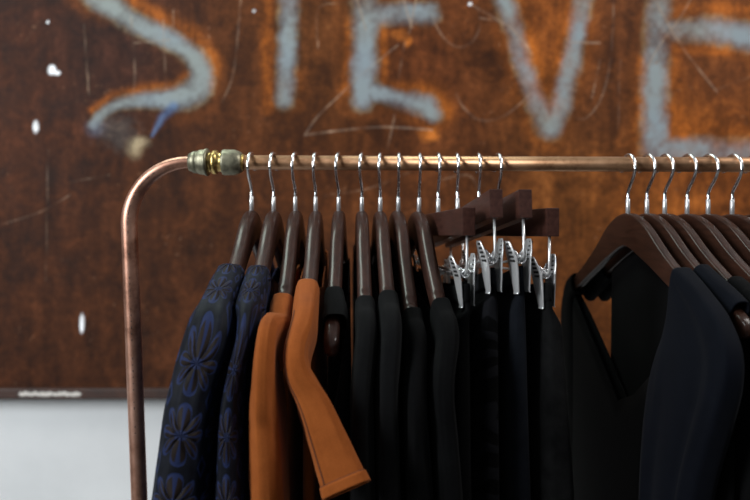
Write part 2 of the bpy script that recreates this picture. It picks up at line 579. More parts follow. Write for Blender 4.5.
def steel_sheet():
    zb = at(60, 398, PANEL_Y).z
    x0, x1 = at(-14, 250, PANEL_Y).x, at(764, 250, PANEL_Y).x
    z1 = at(375, -12, PANEL_Y).z
    xs = np.concatenate([np.linspace(-2.2, x0, 30)[:-1], np.linspace(x0, x1, 640), np.linspace(x1, 2.2, 30)[1:]])
    zs = np.concatenate([np.linspace(zb, z1, 345), np.linspace(z1, 2.45, 30)[1:]])
    X, Z = np.meshgrid(xs, zs)
    nx, nz = len(xs), len(zs)
    # the same plane's coordinates in the frame's pixels, to place the marks measured there
    dy = PANEL_Y - CAM.y
    dz = Z - CAM.z
    dep = dy * FW.y + dz * FW.z
    PX = 375 + F * X / dep
    PY = 250 - F * (dy * UP.y + dz * UP.z) / dep
    # wobble, so strokes have a sprayed edge
    rng = np.random.default_rng(4)

    def fld(step, seed):
        r = np.random.default_rng(seed)
        gx, gy = PX / step + 40, PY / step + 40
        G = r.random((260, 260))
        ix, iy = np.floor(gx).astype(int) % 259, np.floor(gy).astype(int) % 259
        fx, fy = gx - np.floor(gx), gy - np.floor(gy)
        fx, fy = fx * fx * (3 - 2 * fx), fy * fy * (3 - 2 * fy)
        return (G[iy, ix] * (1 - fx) + G[iy, ix + 1] * fx) * (1 - fy) + (G[iy + 1, ix] * (1 - fx) + G[iy + 1, ix + 1] * fx) * fy - 0.5

    wob = fld(9, 1) * 0.5 + fld(3.5, 2) * 0.4 + fld(22, 3) * 0.35
    d = np.full(PX.shape, 1e9)
    for st in LETTERS:
        d = np.minimum(d, seg_dist(PX, PY, st))
    d = d * 1.02 + wob * 0.55
    bare = 1 - sstep(d, 0.15, 1.50)
    hq = np.full(PX.shape, 1e9)
    for st in HALOS:
        hq = np.minimum(hq, seg_dist(PX, PY, st))
    halo = np.exp(-(hq / 1.25) ** 2) * np.clip(0.9 + fld(25, 5) * 0.8 + wob * 0.5, 0, 1.2)
    soft = np.exp(-((d - 1.7) / 0.75) ** 2) * np.clip(0.25 + fld(45, 6) * 0.9, 0, 1)
    halo = np.clip(halo + soft * 0.6, 0, 1)
    edge = np.exp(-((d - 1.15) / 0.25) ** 2) * np.clip(0.5 + fld(12, 15), 0, 1)   # yellowish rim
    col = np.zeros(PX.shape + (3,))
    wsum = np.full(PX.shape, 1e-4)
    base = np.array((0.10, 0.030, 0.010))
    col += base * 1e-4
    for (cx, cy, s, c) in ZONES:
        w = np.exp(-(((PX - cx) ** 2 + (PY - cy) ** 2) / (2 * s * s)))
        col += np.array(c) * w[..., None]
        wsum += w
    col /= wsum[..., None]
    streak = fld(6, 7) * 0.25 + fld(60, 8) * 0.35
    # long vertical streaks of the run-off
    r = np.random.default_rng(12)
    sv = r.random(400)
    gx = PX / 5 + 60
    ix = np.floor(gx).astype(int) % 399
    fx = gx - np.floor(gx)
    sx = sv[ix] * (1 - fx) + sv[ix + 1] * fx - 0.5
    m = 1 + streak + sx * 0.28
    col *= np.clip(m, 0.35, 1.8)[..., None] * np.array((0.86, 0.86, 0.72)) * (0.86 + 0.34 * sstep(PX, 120, 560))[..., None]

    def lay(c, f):
        nonlocal col
        col = col * (1 - f[..., None]) + np.array(c) * f[..., None]

    lay((0.34, 0.090, 0.011), np.clip(halo * 0.78, 0, 1))
    lay((0.31, 0.20, 0.08), np.clip(edge * 0.45, 0, 1))
    blue = np.clip(bare * (0.80 + fld(42, 14) * 0.65 + fld(18, 9) * 0.45 + fld(5, 10) * 0.30 + fld(2.0, 13) * 0.16), 0, 1)
    tone = np.clip(0.5 + fld(30, 11) * 0.9, 0, 1)[..., None]
    bc = np.array((0.27, 0.325, 0.37)) * tone + np.array((0.29, 0.315, 0.295)) * (1 - tone)
    col = col * (1 - blue[..., None]) + bc * blue[..., None]
    for (cx, cy, a, b) in ORANGES:
        q = np.hypot((PX - cx) / a, (PY - cy) / b) + wob * 0.8
        lay((0.42, 0.12, 0.018), (1 - sstep(q, 0.5, 1.2)) * (0.85 if a < 13 else 0.3))
    for (cx, cy, a, b) in BLUES:
        q = np.hypot((PX - cx) / a, (PY - cy) / b) + wob * 0.9
        lay((0.15, 0.19, 0.28), (1 - sstep(q, -0.2, 1.7)) * 0.5)
    q = seg_dist(PX, PY, [(174, 106, 4.5), (162, 118, 4), (152, 136, 1.5)]) + wob * 0.7
    lay((0.11, 0.19, 0.36), (1 - sstep(q, -0.1, 1.7)) * 0.75)
    q = np.hypot((PX - 118) / 26, (PY - 132) / 20) + wob
    lay((0.11, 0.095, 0.085), (1 - sstep(q, 0.2, 1.2)) * 0.5)
    for (cx, cy, a, b) in PALE:
        q = np.hypot((PX - cx) / a, (PY - cy) / b) + wob * 0.5
        lay((0.42, 0.33, 0.20), (1 - sstep(q, -0.3, 1.9)) * 0.75)
    for pts, w in SCRATCH:
        q = seg_dist(PX, PY, smooth_line(pts, max(2, 10 * (len(pts) - 1))) if len(pts) > 2 else pts) / w
        f = (1 - sstep(q, 0.3, 1.25)) * np.clip((0.40 if w >= 1.0 else 0.22) + fld(11, int(pts[0][0]) + 20) * 0.7, 0.03, 0.6)
        lay((0.42, 0.29, 0.20), f)
    # scattered pin-prick specks
    sp = fld(2.2, 33)
    lay((0.26, 0.13, 0.07), sstep(sp + fld(30, 34) * 0.25, 0.46, 0.56) * 0.5)
    for (cx, cy, a, b) in CHIPS:
        q = np.hypot((PX - cx) / a, (PY - cy) / b) + wob * 0.25
        lay((0.74, 0.74, 0.76), 1 - sstep(q, 0.6, 1.15))

    verts = np.stack([X.ravel(), np.full(X.size, PANEL_Y), Z.ravel()], 1)
    me = bpy.data.meshes.new('mesh')
    ids = np.arange(nx * nz).reshape(nz, nx)
    quads = np.stack([ids[:-1, :-1], ids[:-1, 1:], ids[1:, 1:], ids[1:, :-1]], -1).reshape(-1, 4)
    # a back face and edges give the sheet its thickness
    v2 = np.array([(-2.2, PANEL_Y + 0.006, zb), (2.2, PANEL_Y + 0.006, zb), (2.2, PANEL_Y + 0.006, 2.45), (-2.2, PANEL_Y + 0.006, 2.45)])
    n0 = len(verts)
    allv = np.concatenate([verts, v2])
    bl, br, tr, tl = ids[0, 0], ids[0, -1], ids[-1, -1], ids[-1, 0]
    extra = [(n0 + 1, n0, n0 + 3, n0 + 2)]
    extra += [tuple(int(i) for i in ids[0, ::-1]) + (n0, n0 + 1)]
    extra += [tuple(int(i) for i in ids[-1]) + (n0 + 2, n0 + 3)]
    extra += [tuple(int(i) for i in ids[:, 0]) + (n0 + 3, n0)]
    extra += [tuple(int(i) for i in ids[::-1, -1]) + (n0 + 1, n0 + 2)]
    me.from_pydata(allv.tolist(), [], quads.tolist() + extra)
    me.update()
    a = me.color_attributes.new('rust_map', 'FLOAT_COLOR', 'POINT')
    buf = np.ones((len(allv), 4), np.float32)
    buf[:n0, :3] = np.clip(col.reshape(-1, 3), 0, 1)
    buf[n0:, :3] = base
    a.data.foreach_set('color', buf.ravel())
    b = me.attributes.new('bare', 'FLOAT', 'POINT')
    bb = np.zeros(len(allv), np.float32)
    bb[:n0] = blue.ravel()
    b.data.foreach_set('value', bb)

    k = NT('rusted_steel_with_ground_letters')
    at1 = k.n('ShaderNodeAttribute', attribute_name='rust_map')
    at2 = k.n('ShaderNodeAttribute', attribute_name='bare')
    co = k.coord('Object')
    n1 = k.noise(13, 9, 0.72, co, dist=0.5)
    n2 = k.noise(70, 6, 0.75, co)
    n3 = k.noise(7, 7, 0.7, k.coord('Object', (2.6, 1, 0.7)), dist=0.7)
    f = k.math('ADD', k.math('ADD', k.math('MULTIPLY', n1, 0.46), k.math('MULTIPLY', n2, 0.26)), k.math('MULTIPLY', n3, 0.28))
    mul = k.ramp(f, [(0.36, (0.30, 0.32, 0.42)), (0.45, (0.62, 0.62, 0.68)), (0.51, (1.05, 1.05, 1.05)), (0.57, (1.6, 1.62, 1.65)), (0.65, (2.4, 2.7, 3.2))])
    flat = k.mix(at2.outputs['Fac'], mul, (1.0, 1.0, 1.0, 1))
    colr = k.mix(1.0, at1.outputs['Color'], flat, 'MULTIPLY')
    k.set(color=colr, rough=k.math('MULTIPLY_ADD', n1, 0.3, 0.50), spec=0.15)
    k.bump(f, 0.25, 0.003)
    return me, k.m, zb


me, M_RUST, zb = steel_sheet()
sheet = thing('rusted_steel_sheet', 'large rust-brown steel sheet with huge pale ground-off letters, hung on the wall', 'panel',
              (0, 0, 0))
link('steel_plate', me, M_RUST, sheet, smooth=False)
bm = bmesh.new()
box_bm(bm, (0, PANEL_Y - 0.002, zb + 0.0112), 4.4, 0.022, 0.022, bevel=0.003)
k = NT('dark_rusted_angle_iron')
n1 = k.noise(25, 6, 0.65, k.coord('Object'))
k.set(color=k.ramp(n1, [(0.3, (0.022, 0.010, 0.008)), (0.7, (0.060, 0.022, 0.013))]), rough=0.6)
edge = link('bottom_lip', bm_mesh(bm), k.m, sheet, smooth=False)
bm = bmesh.new()
pa, pb = at(18, 394, PANEL_Y - 0.0135), at(82, 394, PANEL_Y - 0.0135)
N = 40
rnd = random.Random(5)
vs = []
for i in range(N + 1):
    x = pa.x + (pb.x - pa.x) * i / N
    e = min(1, i / 2, (N - i) / 2)
    vs.append((bm.verts.new((x, PANEL_Y - 0.0134, pa.z + (0.0042 + rnd.uniform(-.002, .002)) * e)),
               bm.verts.new((x, PANEL_Y - 0.0134, pa.z - (0.0050 + rnd.uniform(-.002, .001)) * e))))
for i in range(N):
    bm.faces.new((vs[i][0], vs[i][1], vs[i + 1][1], vs[i + 1][0]))
bmesh.ops.remove_doubles(bm, verts=bm.verts, dist=1e-6)
r_ = bmesh.ops.extrude_face_region(bm, geom=bm.faces[:])
for v in r_['geom']:
    if isinstance(v, bmesh.types.BMVert):
        v.co.y += 0.0006
o = link('worn_white_patch', bm_mesh(bm), NT('chipped_white_paint').set(color=(0.62, 0.58, 0.54), rough=0.8).m, edge, smooth=False)
o['label'] = 'worn white paint on the lip'

# ------------------------------------------------------------------ the copper rail
RAIL_R = 0.0085
P0 = rail_pt(246)                 # where the coupling ends
END_T = 1.05
rack = thing('clothes_rack', 'copper pipe clothes rack with a bent left corner and brass coupling', 'clothes rack', (0, 0, 0))
link('rail_pipe', tube_mesh([P0 - RAIL_DIR * 0.012, RAIL_O + RAIL_DIR * END_T], RAIL_R, 40), M_TAN, rack)


def bent_post(start, along, lean):
    """pipe leaving `start` along the rail, bending down, then running to the floor"""
    BR = 0.076
    pts, rad = [], []
    down = Vector((lean, 0, -1)).normalized()
    pts.append(start - along * 0.004)
    rad.append(0.0068)
    n = 24
    c = start + down * BR
    for i in range(n + 1):
        f = (math.pi / 2) * i / n
        pts.append(c - down * BR * math.cos(f) + along * BR * math.sin(f))
        rad.append(0.0068 + 0.0027 * min(1, i / n * 1.1))
    q = pts[-1]
    L = (q.z - 0.028) / -down.z
    for i in range(1, 30):
        pts.append(q + down * L * i / 29)
        rad.append(0.0095)
    return pts, rad


AL = -RAIL_DIR
S0 = rail_pt(190)
pts, rad = bent_post(S0, AL, 0.030)
post = link('bent_post', tube_mesh(pts, rad, 40), M_COPPER, rack)
# the maker's stencil along the post: a broken row of small dark dashes
M_INKMARK = NT('faded_black_ink').set(color=(0.05, 0.03, 0.025), rough=0.7).m
rnd = random.Random(2)
for i in range(10, 30):
    a, b = pts[i], pts[i + 1]
    for q in range(2 if i < 26 else 7):
        if rnd.random() < 0.4:
            continue
        t = (b - a).normalized()
        p = a.lerp(b, (q + 0.3) / (2 if i < 26 else 7))
        side = t.cross(Vector((0, 1, 0))).normalized()
        out = (Vector((0, -1, 0)) + side * 0.12).normalized()
        bx = t.cross(out).normalized()
        M = Matrix((bx, out, t)).transposed().to_4x4()
        M.translation = p + out * (rad[i] - 0.0001)
        bm = bmesh.new()
        box_bm(bm, (0, 0, 0), 0.0009, 0.0005, 0.0022 * rnd.uniform(0.6, 1.3), M)
        link('stencilled_dash', bm_mesh(bm), M_INKMARK, post)
foot_pts = []


def foot(base, par):
    d = Vector((-math.sin(YAW), -math.cos(YAW), 0))
    bm_path = [base + d * 0.27 + Vector((0, 0, 0.0)), base - d * 0.27]
    o = link('foot_bar', tube_mesh(bm_path, 0.011, 24), M_COPPER, par)
    link('foot_tee', lathe_mesh([(-0.03, 0.0125, 0), (-0.028, 0.0145, 0), (0.028, 0.0145, 0), (0.03, 0.0125, 0)], base, d, 32), M_PATINA, par)


def px_prof(lst, x0, cen, s):
    return [((x - x0) * s, r * s, h) for (x, r, h) in lst]


def coupling(origin, axis, sc_, par):
    c = link('coupling_body', lathe_mesh(px_prof([(205, 8, 0), (208, 9.2, 0), (209, 10, 0), (211.5, 10, 0), (212, 9, 0), (212.5, 11.8, 1),
                                                   (217, 11.8, 1), (217.5, 9.2, 0), (219, 9.8, 0), (220, 9.0, 0), (221, 9.8, 0), (225, 9.2, 0)], 189, 0, sc_),
                                         origin, axis), M_BRASS, par)
    link('coupling_nut', lathe_mesh(px_prof([(188.5, 7.6, 0), (188.8, 9.0, 0), (190.5, 9.4, 0), (191.5, 10.2, 0), (193, 10.9, 0), (196.5, 11.3, 0), (197.2, 10.7, 0),
                                             (198, 12.0, 0.5), (203, 12.8, 0.9), (204.5, 12.9, 0.6), (205.5, 13.8, 0), (207.5, 13.6, 0), (208.2, 11, 0)],
                                            189, 0, sc_), origin, axis), M_PATINA, c)
    link('coupling_nut', lathe_mesh(px_prof([(222.3, 10, 0), (222.8, 12.4, 0), (224.5, 12.9, 0.3), (227, 12.9, 1), (235, 12.6, 1), (239.5, 11.0, 0.4), (242.0, 9.6, 0),
                                             (242.3, 8.6, 0)], 189, 0, sc_), origin, axis), M_PATINA, c)
    link('coupling_ring', lathe_mesh(px_prof([(241.8, 7.4, 0), (242, 8.4, 0), (244.2, 8.2, 0), (244.6, 7.0, 0)], 189, 0, sc_), origin, axis), M_BRASS, c)


SC_ = (rail_pt(242) - S0).length / 53.0
coupling(S0, RAIL_DIR, SC_, rack)
foot(Vector(pts[-1]) - Vector((0, 0, 0.017)), rack)
E0 = RAIL_O + RAIL_DIR * (END_T + 0.055)
coupling(E0, -RAIL_DIR, SC_, rack)
pts2, rad2 = bent_post(E0, RAIL_DIR, -0.030)
link('bent_post', tube_mesh(pts2, rad2, 40), M_COPPER, rack)
foot(Vector(pts2[-1]) - Vector((0, 0, 0.017)), rack)

# ------------------------------------------------------------------ hangers
HL = 0.215
TOPC = [(0, .056), (.012, .0565), (.031, .0600), (.06, .0720), (.08, .0855), (.103, .100), (.144, .121), (.18, .137), (.205, .149), (HL, .156)]
BOTC = [(0, .094), (.012, .0955), (.031, .1015), (.06, .111), (.08, .1185), (.103, .1275), (.144, .1435), (.18, .159), (.205, .1705), (HL, .172)]


def interp(tab, s):
    s = abs(s)
    xs = [a for a, _ in tab]
    ys = [b for _, b in tab]
    return float(np.interp(s, xs, ys))


TT, TB = [], []
for i in range(61):
    s = HL * i / 60
    TT.append((s, float(np.mean([interp(TOPC, max(0, min(HL, s + q))) for q in np.linspace(-.012, .012, 9)]))))
    TB.append((s, float(np.mean([interp(BOTC, max(0, min(HL, s + q))) for q in np.linspace(-.008, .008, 9)]))))


def h_top(s):
    return interp(TT, s)


def h_bot(s):
    return interp(TB, s)


def h_mid(s):
    return 0.5 * (h_top(s) + h_bot(s))


def rrect(w, h, r, n=5):
    """rounded rectangle outline (half sizes w, h) as list of (x, z)"""
    r = min(r, w * 0.98, h * 0.98)
    out = []
    for (cx, cz, a0) in ((w - r, h - r, 0), (-w + r, h - r, 90), (-w + r, -h + r, 180), (w - r, -h + r, 270)):
        for i in range(n + 1):
            f = R(a0 + 90 * i / n)
            out.append((cx + r * math.cos(f), cz + r * math.sin(f)))
    return out


def hanger_body_mesh(w0, w1, rad):
    st = []
    ss = list(np.linspace(0, HL - 0.008, 44)) + [HL - 0.005, HL - 0.0025, HL - 0.001, HL]
    full = [-s for s in ss[::-1]] + ss[1:]
    verts, faces = [], []
    n = None
    for y in full:
        s = abs(y)
        zt, zb_ = -h_top(s), -h_bot(s)
        hh = (zt - zb_) / 2
        w = w0 + (w1 - w0) * (s / HL)
        if s < 0.012:                      # narrow rounded neck
            w *= 1.0
        e = max(0.0, (s - (HL - 0.008)) / 0.008)
        k = math.sqrt(max(0.0, 1 - e * e)) if e > 0 else 1.0
        k = max(k, 0.35)
        # notch for straps in the top edge
        if 0.152 < s < 0.158:
            zt -= 0.004
            hh = (zt - zb_) / 2
        zc = (zt + zb_) / 2
        ring = rrect(w * k, hh * (0.25 + 0.75 * k), rad * k + 0.0005)
        n = len(ring)
        for (x, z) in ring:
            verts.append((x, -y, zc + z))
    m = len(full)
    for i in range(m - 1):
        for j in range(n):
            q = (j + 1) % n
            faces.append((i * n + j, i * n + q, (i + 1) * n + q, (i + 1) * n + j))
    faces.append(tuple(range(n))[::-1])
    faces.append(tuple((m - 1) * n + j for j in range(n)))
    me = mesh(verts, faces)
    bm = bmesh.new()
    bm.from_mesh(me)
    bmesh.ops.recalc_face_normals(bm, faces=bm.faces)
    bm.to_mesh(me)
    bm.free()
    return me


def hook_path(zn, big=1.0):
    """question-mark wire over a rail whose axis is the local origin; -y is the near side"""
    wr = 0.0019
    RR = 0.0156 * big
    zc = RAIL_R + wr + 0.0002 - RR
    pts = []
    for a in np.linspace(-12, 190, 30):       # from the far tip, over the top, to the near bulge and on
        f = R(a)
        pts.append((0, RR * math.cos(f), zc + RR * math.sin(f)))
    last = pts[-1]
    A = np.array([last[1], last[2]])
    for (y, z) in ((-RR * 0.80, zc - RR * 0.60), (-RR * 0.50, zc - RR * 1.02), (-RR * 0.2, zc - RR * 1.38), (0, zc - RR * 1.75), (0, zc - RR * 2.1)):
        pts.append((0, y, z))
    pts.append((0, 0, -zn - 0.004))
    P = catmull(pts, 90)
    return [Vector(p) for p in P]


COAT_ME = hanger_body_mesh(0.0070, 0.0074, 0.0058)
FLAT_ME = hanger_body_mesh(0.0050, 0.0050, 0.0022)
COAT_HOOK = tube_mesh(hook_path(0.056), 0.0019, 14)


def ferrule_mesh(zn):
    return lathe_mesh([(-0.0005, 0.0021, 0), (0.0, 0.0026, 0), (0.016, 0.0024, 0), (0.0165, 0.0019, 0)], (0, 0, -zn), (0, 0.0001, 1), 16)


COAT_FER = ferrule_mesh(0.0562)


def coat_hanger(px, tilt, hook_yaw, label, group, yaw=2.0, body=None):
    """px: the column of the hanger's stem; tilt: near end down, degrees"""
    t = thing('coat_hanger', label, 'hanger', rail_pt(px), R(yaw), group)
    t.rotation_mode = 'XYZ'
    t.rotation_euler = (R(tilt), 0, R(yaw))
    b = bpy.data.objects.new('wooden_body', body or COAT_ME)
    COL.objects.link(b)
    b.parent = t
    h = bpy.data.objects.new('hook', COAT_HOOK)
    COL.objects.link(h)
    h.parent = t
    h.rotation_euler = (R(-tilt) * 0.0, 0, R(hook_yaw))
    f = bpy.data.objects.new('hook_sleeve', COAT_FER)
    COL.objects.link(f)
    f.parent = h
    return t


for me_, m_ in ((COAT_ME, M_WOOD), (FLAT_ME, M_WARM), (COAT_HOOK, M_CHROME), (COAT_FER, M_STEEL)):
    me_.materials.append(m_)
    for p in me_.polygons:
        p.use_smooth = True

YAWS = {419.8: 4.4, 399.0: 3.2, 380.5: 2.5, 362.0: 2.2, 338.5: 0.8}
# stem column, near end down (deg), hook turn, label
LEFT = [
    (251.5, 0.0, -9, 'dark wooden hanger holding the leftmost navy floral jacket beside the brass coupling'),
    (273.5, 0.5, -10, 'dark wooden hanger holding the second navy floral jacket from the left'),
    (295.0, 5.0, -8, 'dark wooden hanger holding the left one of two burnt orange tops'),
    (315.5, 3.0, -7, 'dark wooden hanger holding the right one of two burnt orange tops'),
    (338.5, 7.5, -10, 'dark wooden hanger whose bare rounded tip pokes out of a sleeveless black top'),
    (362.0, 6.0, -11, 'dark wooden hanger of the first long-sleeved black top right of the bare hanger tip'),
    (380.5, 5.0, -9, 'dark wooden hanger of the second long-sleeved black top right of the bare hanger tip'),
    (399.0, 9.0, -5, 'dark wooden hanger of the third long-sleeved black top right of the bare hanger tip'),
    (419.8, 6.5, -5, 'dark wooden coat hanger directly left of the trouser hangers with metal clips'),
]
for (px, tl, hy, lb) in LEFT:
    coat_hanger(px, tl, hy, lb, 'dark wooden coat hangers on the left of the rail', yaw=YAWS.get(px, 2.0))
RIGHT = [
    (628.2, 0.0, 7, 'brown wooden hanger shown nearly whole, first right of the empty stretch of rail'),
    (647.2, 0.0, 9, 'brown wooden hanger second right of the empty rail, its tip bare at right edge'),
    (665.0, 0.0, 10, 'brown wooden hanger third right of the empty stretch of rail'),
    (687.5, 0.0, 10, 'brown wooden hanger fourth right of the empty stretch of rail, with a bright upper edge'),
    (708.5, 0.0, 13, 'brown wooden hanger fifth right of the empty stretch of rail, with a bright upper edge'),
    (732.5, 0.0, 9, 'brown wooden hanger sixth right of the empty stretch of rail, next to last'),
    (754.5, 0.0, 9, 'brown wooden hanger cut off by the right edge of the photo, last on the rail'),
]
for (px, tl, hy, lb) in RIGHT:
    coat_hanger(px, tl, hy, lb, 'brown wooden coat hangers on the right of the rail', body=FLAT_ME)

# ---- trouser hangers: a square bar, a wire below it, two spring clips
BAR_ZT, BAR_H, BAR_L, BAR_W = 0.0575, 0.0265, 0.172, 0.0122
WIRE_DROP = 0.036
bm = bmesh.new()
box_bm(bm, (0, 0, -BAR_ZT - BAR_H / 2), BAR_W, 2 * BAR_L, BAR_H, bevel=0.0010)
BAR_ME = bm_mesh(bm)
BAR_HOOK = tube_mesh(hook_path(BAR_ZT), 0.0019, 14)
BAR_FER = ferrule_mesh(BAR_ZT)
wb = -BAR_ZT - BAR_H
wpts = [(0, -.163, wb + 0.004), (0, -.163, wb - .030), (0, -.1615, wb - .0345), (0, -.157, wb - WIRE_DROP), (0, -.10, wb - WIRE_DROP), (0, .10, wb - WIRE_DROP),
        (0, .157, wb - WIRE_DROP), (0, .1615, wb - .0345), (0, .163, wb - .030), (0, .163, wb + 0.004)]
WIRE_ME = tube_mesh(wpts, 0.0013, 12)


def jaw_mesh(side):
    """one sprung plate: x profile from the lever tip down to the gripping edge, in pivot coordinates"""
    prof = [(0.018, 0.0106), (0.0155, 0.0103), (0.008, 0.0086), (0.000, 0.0068), (-0.008, 0.0060), (-0.017, 0.0056), (-0.026, 0.0052), (-0.031, 0.0050), (-0.0325, 0.0058)]
    wid = [(0.018, 0.0040), (0.0155, 0.0062), (0.008, 0.0090), (0.0, 0.0098), (-0.012, 0.0088), (-0.022, 0.0068), (-0.0325, 0.0048)]
    rows = catmull(prof, 28)
    verts, faces = [], []
    NY = 9
    th = 0.0011
    for lay in (0, 1):
        for (z, x) in rows:
            w = float(np.interp(-z, [-a for a, _ in wid], [b for _, b in wid]))
            for j in range(NY):
                y = w * (2 * j / (NY - 1) - 1)
                crown = 0.0011 * (1 - (2 * j / (NY - 1) - 1) ** 2)
                verts.append((side * (x + crown + lay * th), y, z))
    m = len(rows)
    for lay in (0, 1):
        o_ = lay * m * NY
        for i in range(m - 1):
            for j in range(NY - 1):
                q = (o_ + i * NY + j, o_ + i * NY + j + 1, o_ + (i + 1) * NY + j + 1, o_ + (i + 1) * NY + j)
                faces.append(q if (lay == 1) else q[::-1])
    rim = [(0, j) for j in range(NY)] + [(i, NY - 1) for i in range(1, m)] + [(m - 1, j) for j in range(NY - 2, -1, -1)] + [(i, 0) for i in range(m - 2, 0, -1)]
    for a, b in zip(rim, rim[1:] + rim[:1]):
        ia, ib = a[0] * NY + a[1], b[0] * NY + b[1]
        faces.append((ia, ib, ib + m * NY, ia + m * NY))
    me = mesh(verts, faces)
    bm = bmesh.new()
    bm.from_mesh(me)
    bmesh.ops.recalc_face_normals(bm, faces=bm.faces)
    bm.to_mesh(me)
    bm.free()
    return me


def grip_mesh(side):
    bm = bmesh.new()
    for i in range(5):
        z = 0.0150 - i * 0.0040
        x = float(np.interp(-z, [-0.019, -0.008, 0.0, 0.008], [0.0112, 0.0086, 0.0068, 0.0060]))
        w = 0.0042 + 0.0009 * i
        box_bm(bm, (side * (x + 0.0017), -0.0030, z), 0.0016, w * 1.2, 0.0022, bevel=0.0005)
    return bm_mesh(bm)


def spring_mesh():
    p = []
    for i in range(141):
        f = 2 * math.pi * 5 * i / 140
        p.append((0.0042 * math.cos(f), -0.0065 + 0.013 * i / 140, 0.0042 * math.sin(f)))
    p = [(-0.0078, -0.0068, 0.009), (-0.004, -0.0066, 0.004)] + p + [(0.004, 0.0066, 0.004), (0.0078, 0.0068, 0.009)]
    return tube_mesh(p, 0.0009, 8)


JAW = {s: jaw_mesh(s) for s in (-1, 1)}
GRIP = {s: grip_mesh(s) for s in (-1, 1)}
SPRING = spring_mesh()
bm = bmesh.new()
box_bm(bm, (0, 0, 0.0), 0.0150, 0.0030, 0.0045, bevel=0.0008)
PIVOT = bm_mesh(bm)
for me_, m_ in ((BAR_ME, M_BAR), (BAR_HOOK, M_CHROME), (BAR_FER, M_STEEL), (WIRE_ME, M_STEEL), (JAW[1], M_STEEL), (JAW[-1], M_STEEL),
                (GRIP[1], M_RUBBER), (GRIP[-1], M_RUBBER), (SPRING, M_CHROME), (PIVOT, M_STEEL)):
    me_.materials.append(m_)
    if me_ not in (BAR_ME,):
        for p in me_.polygons:
            p.use_smooth = True


def inst(name, me, parent, loc=(0, 0, 0), rot=(0, 0, 0)):
    o = bpy.data.objects.new(name, me)
    COL.objects.link(o)
    o.parent = parent
    o.location = loc
    o.rotation_euler = rot
    return o


def clip_hanger(px, yaw, tilt, label, turn=0.0, far_y=.148):
    t = thing('clip_hanger', label, 'hanger', rail_pt(px), R(yaw), 'wooden bar hangers with metal clips')
    t.rotation_euler = (R(tilt), 0, R(yaw))
    inst('wooden_bar', BAR_ME, t)
    h = inst('hook', BAR_HOOK, t, rot=(0, 0, R(-yaw + turn)))
    inst('hook_sleeve', BAR_FER, h)
    inst('wire_frame', WIRE_ME, t)
    for y in (-.148, far_y):
        c = inst('clip', PIVOT, t, (0, y, wb - WIRE_DROP), (R(-tilt), R(-6 if y < 0 else 0), R(8 if y < 0 else 0)))
        for s in (-1, 1):
            inst('jaw', JAW[s], c)
            inst('grip', GRIP[s], c)
        inst('spring', SPRING, c)
    return t


CLIPS = [
    (438.3, 4.6, 0.0, 'wooden bar hanger with steel clips, leftmost of four, beside the coat hangers'),
    (456.8, 5.4, -5.5, 'wooden bar hanger with steel clips, second of four, its bar end tilted up'),
    (478.4, 6.0, -5.5, 'wooden bar hanger with steel clips, third of four from the left'),
    (498.0, 7.5, 0.0, 'wooden bar hanger with steel clips, last of four beside the empty rail'),
]
CH = [clip_hanger(p, y, tl, lb, tn, fy) for (p, y, tl, lb), tn, fy in zip(CLIPS, (2, 0, 0, 5), (.148, .116, .148, .116))]


# ------------------------------------------------------------------ garments
def local_frame(px, yaw):
    M = Matrix.Rotation(R(yaw), 4, 'Z')
    M.translation = rail_pt(px)
    return M


def px_local(M, px, py, s):
    """local point on the sight line through (px, py) at near distance s from the hanger's middle"""
    Mi = M.inverted()
    o = Mi @ CAM
    d = Mi.to_3x3() @ ray(px, py)
    t = (-s - o.y) / d.y
    return o + d * t


def nz(x, y, z):
    return noise.noise(Vector((x, y, z)))


def loft_sleeve(secs, rows=70, seg=56, fold=0.0015, seed=0, p=3.0, foldf=1.6):
    """secs: (x, y, z, w, h) centres and half sizes; returns mesh plus a surface function"""
    Rr = catmull(secs, rows)
    C = [Vector(r[:3]) for r in Rr]
    X = Vector((1, 0, 0))
    verts, uvs = [], []
    L = 0.0
    frames = []
    per = 2 * (max(s[3] for s in secs) + max(s[4] for s in secs)) * 0.8 * 2 / 2
    per = round(per / 0.056) * 0.056 if per > 0.06 else per
    per *= 2 if per < 0.12 else 1
    for i in range(rows):
        T = (C[min(i + 4, rows - 1)] - C[max(i - 4, 0)]).normalized()
        xa = (X - T * X.dot(T)).normalized()
        N = T.cross(xa)
        if i:
            L += (C[i] - C[i - 1]).length
        frames.append((C[i], xa, N, Rr[i][3], Rr[i][4], L))

    def surf(i, f, out=0.0):
        c, xa, N, w, h, l = frames[i]
        a, b = math.cos(f), math.sin(f)
        ca = math.copysign(abs(a) ** (2 / p), a)
        sb = math.copysign(abs(b) ** (2 / p), b)
        grow = min(1.0, l / 0.10)
        q = fold * grow * (nz(a * foldf + seed, b * foldf, l * 7) * 1.6 + nz(a * foldf * 2.7, b * foldf * 2.7 + seed, l * 11) * 0.8)
        q += fold * 0.35 * nz(a * 3 + seed, b * 3, l * 45) - fold * 0.7 * grow
        return c + xa * ((w + q + out) * ca) + N * ((h + q + out) * sb)

    for i in range(rows):
        for j in range(seg + 1):
            f = 2 * math.pi * j / seg
            verts.append(surf(i, f))
            uvs.append((per * j / seg, frames[i][5]))
    faces = []
    n = seg + 1
    for i in range(rows - 1):
        for j in range(seg):
            faces.append((i * n + j, i * n + j + 1, (i + 1) * n + j + 1, (i + 1) * n + j))
    me = mesh(verts, faces, uvs)
    return me, surf, frames


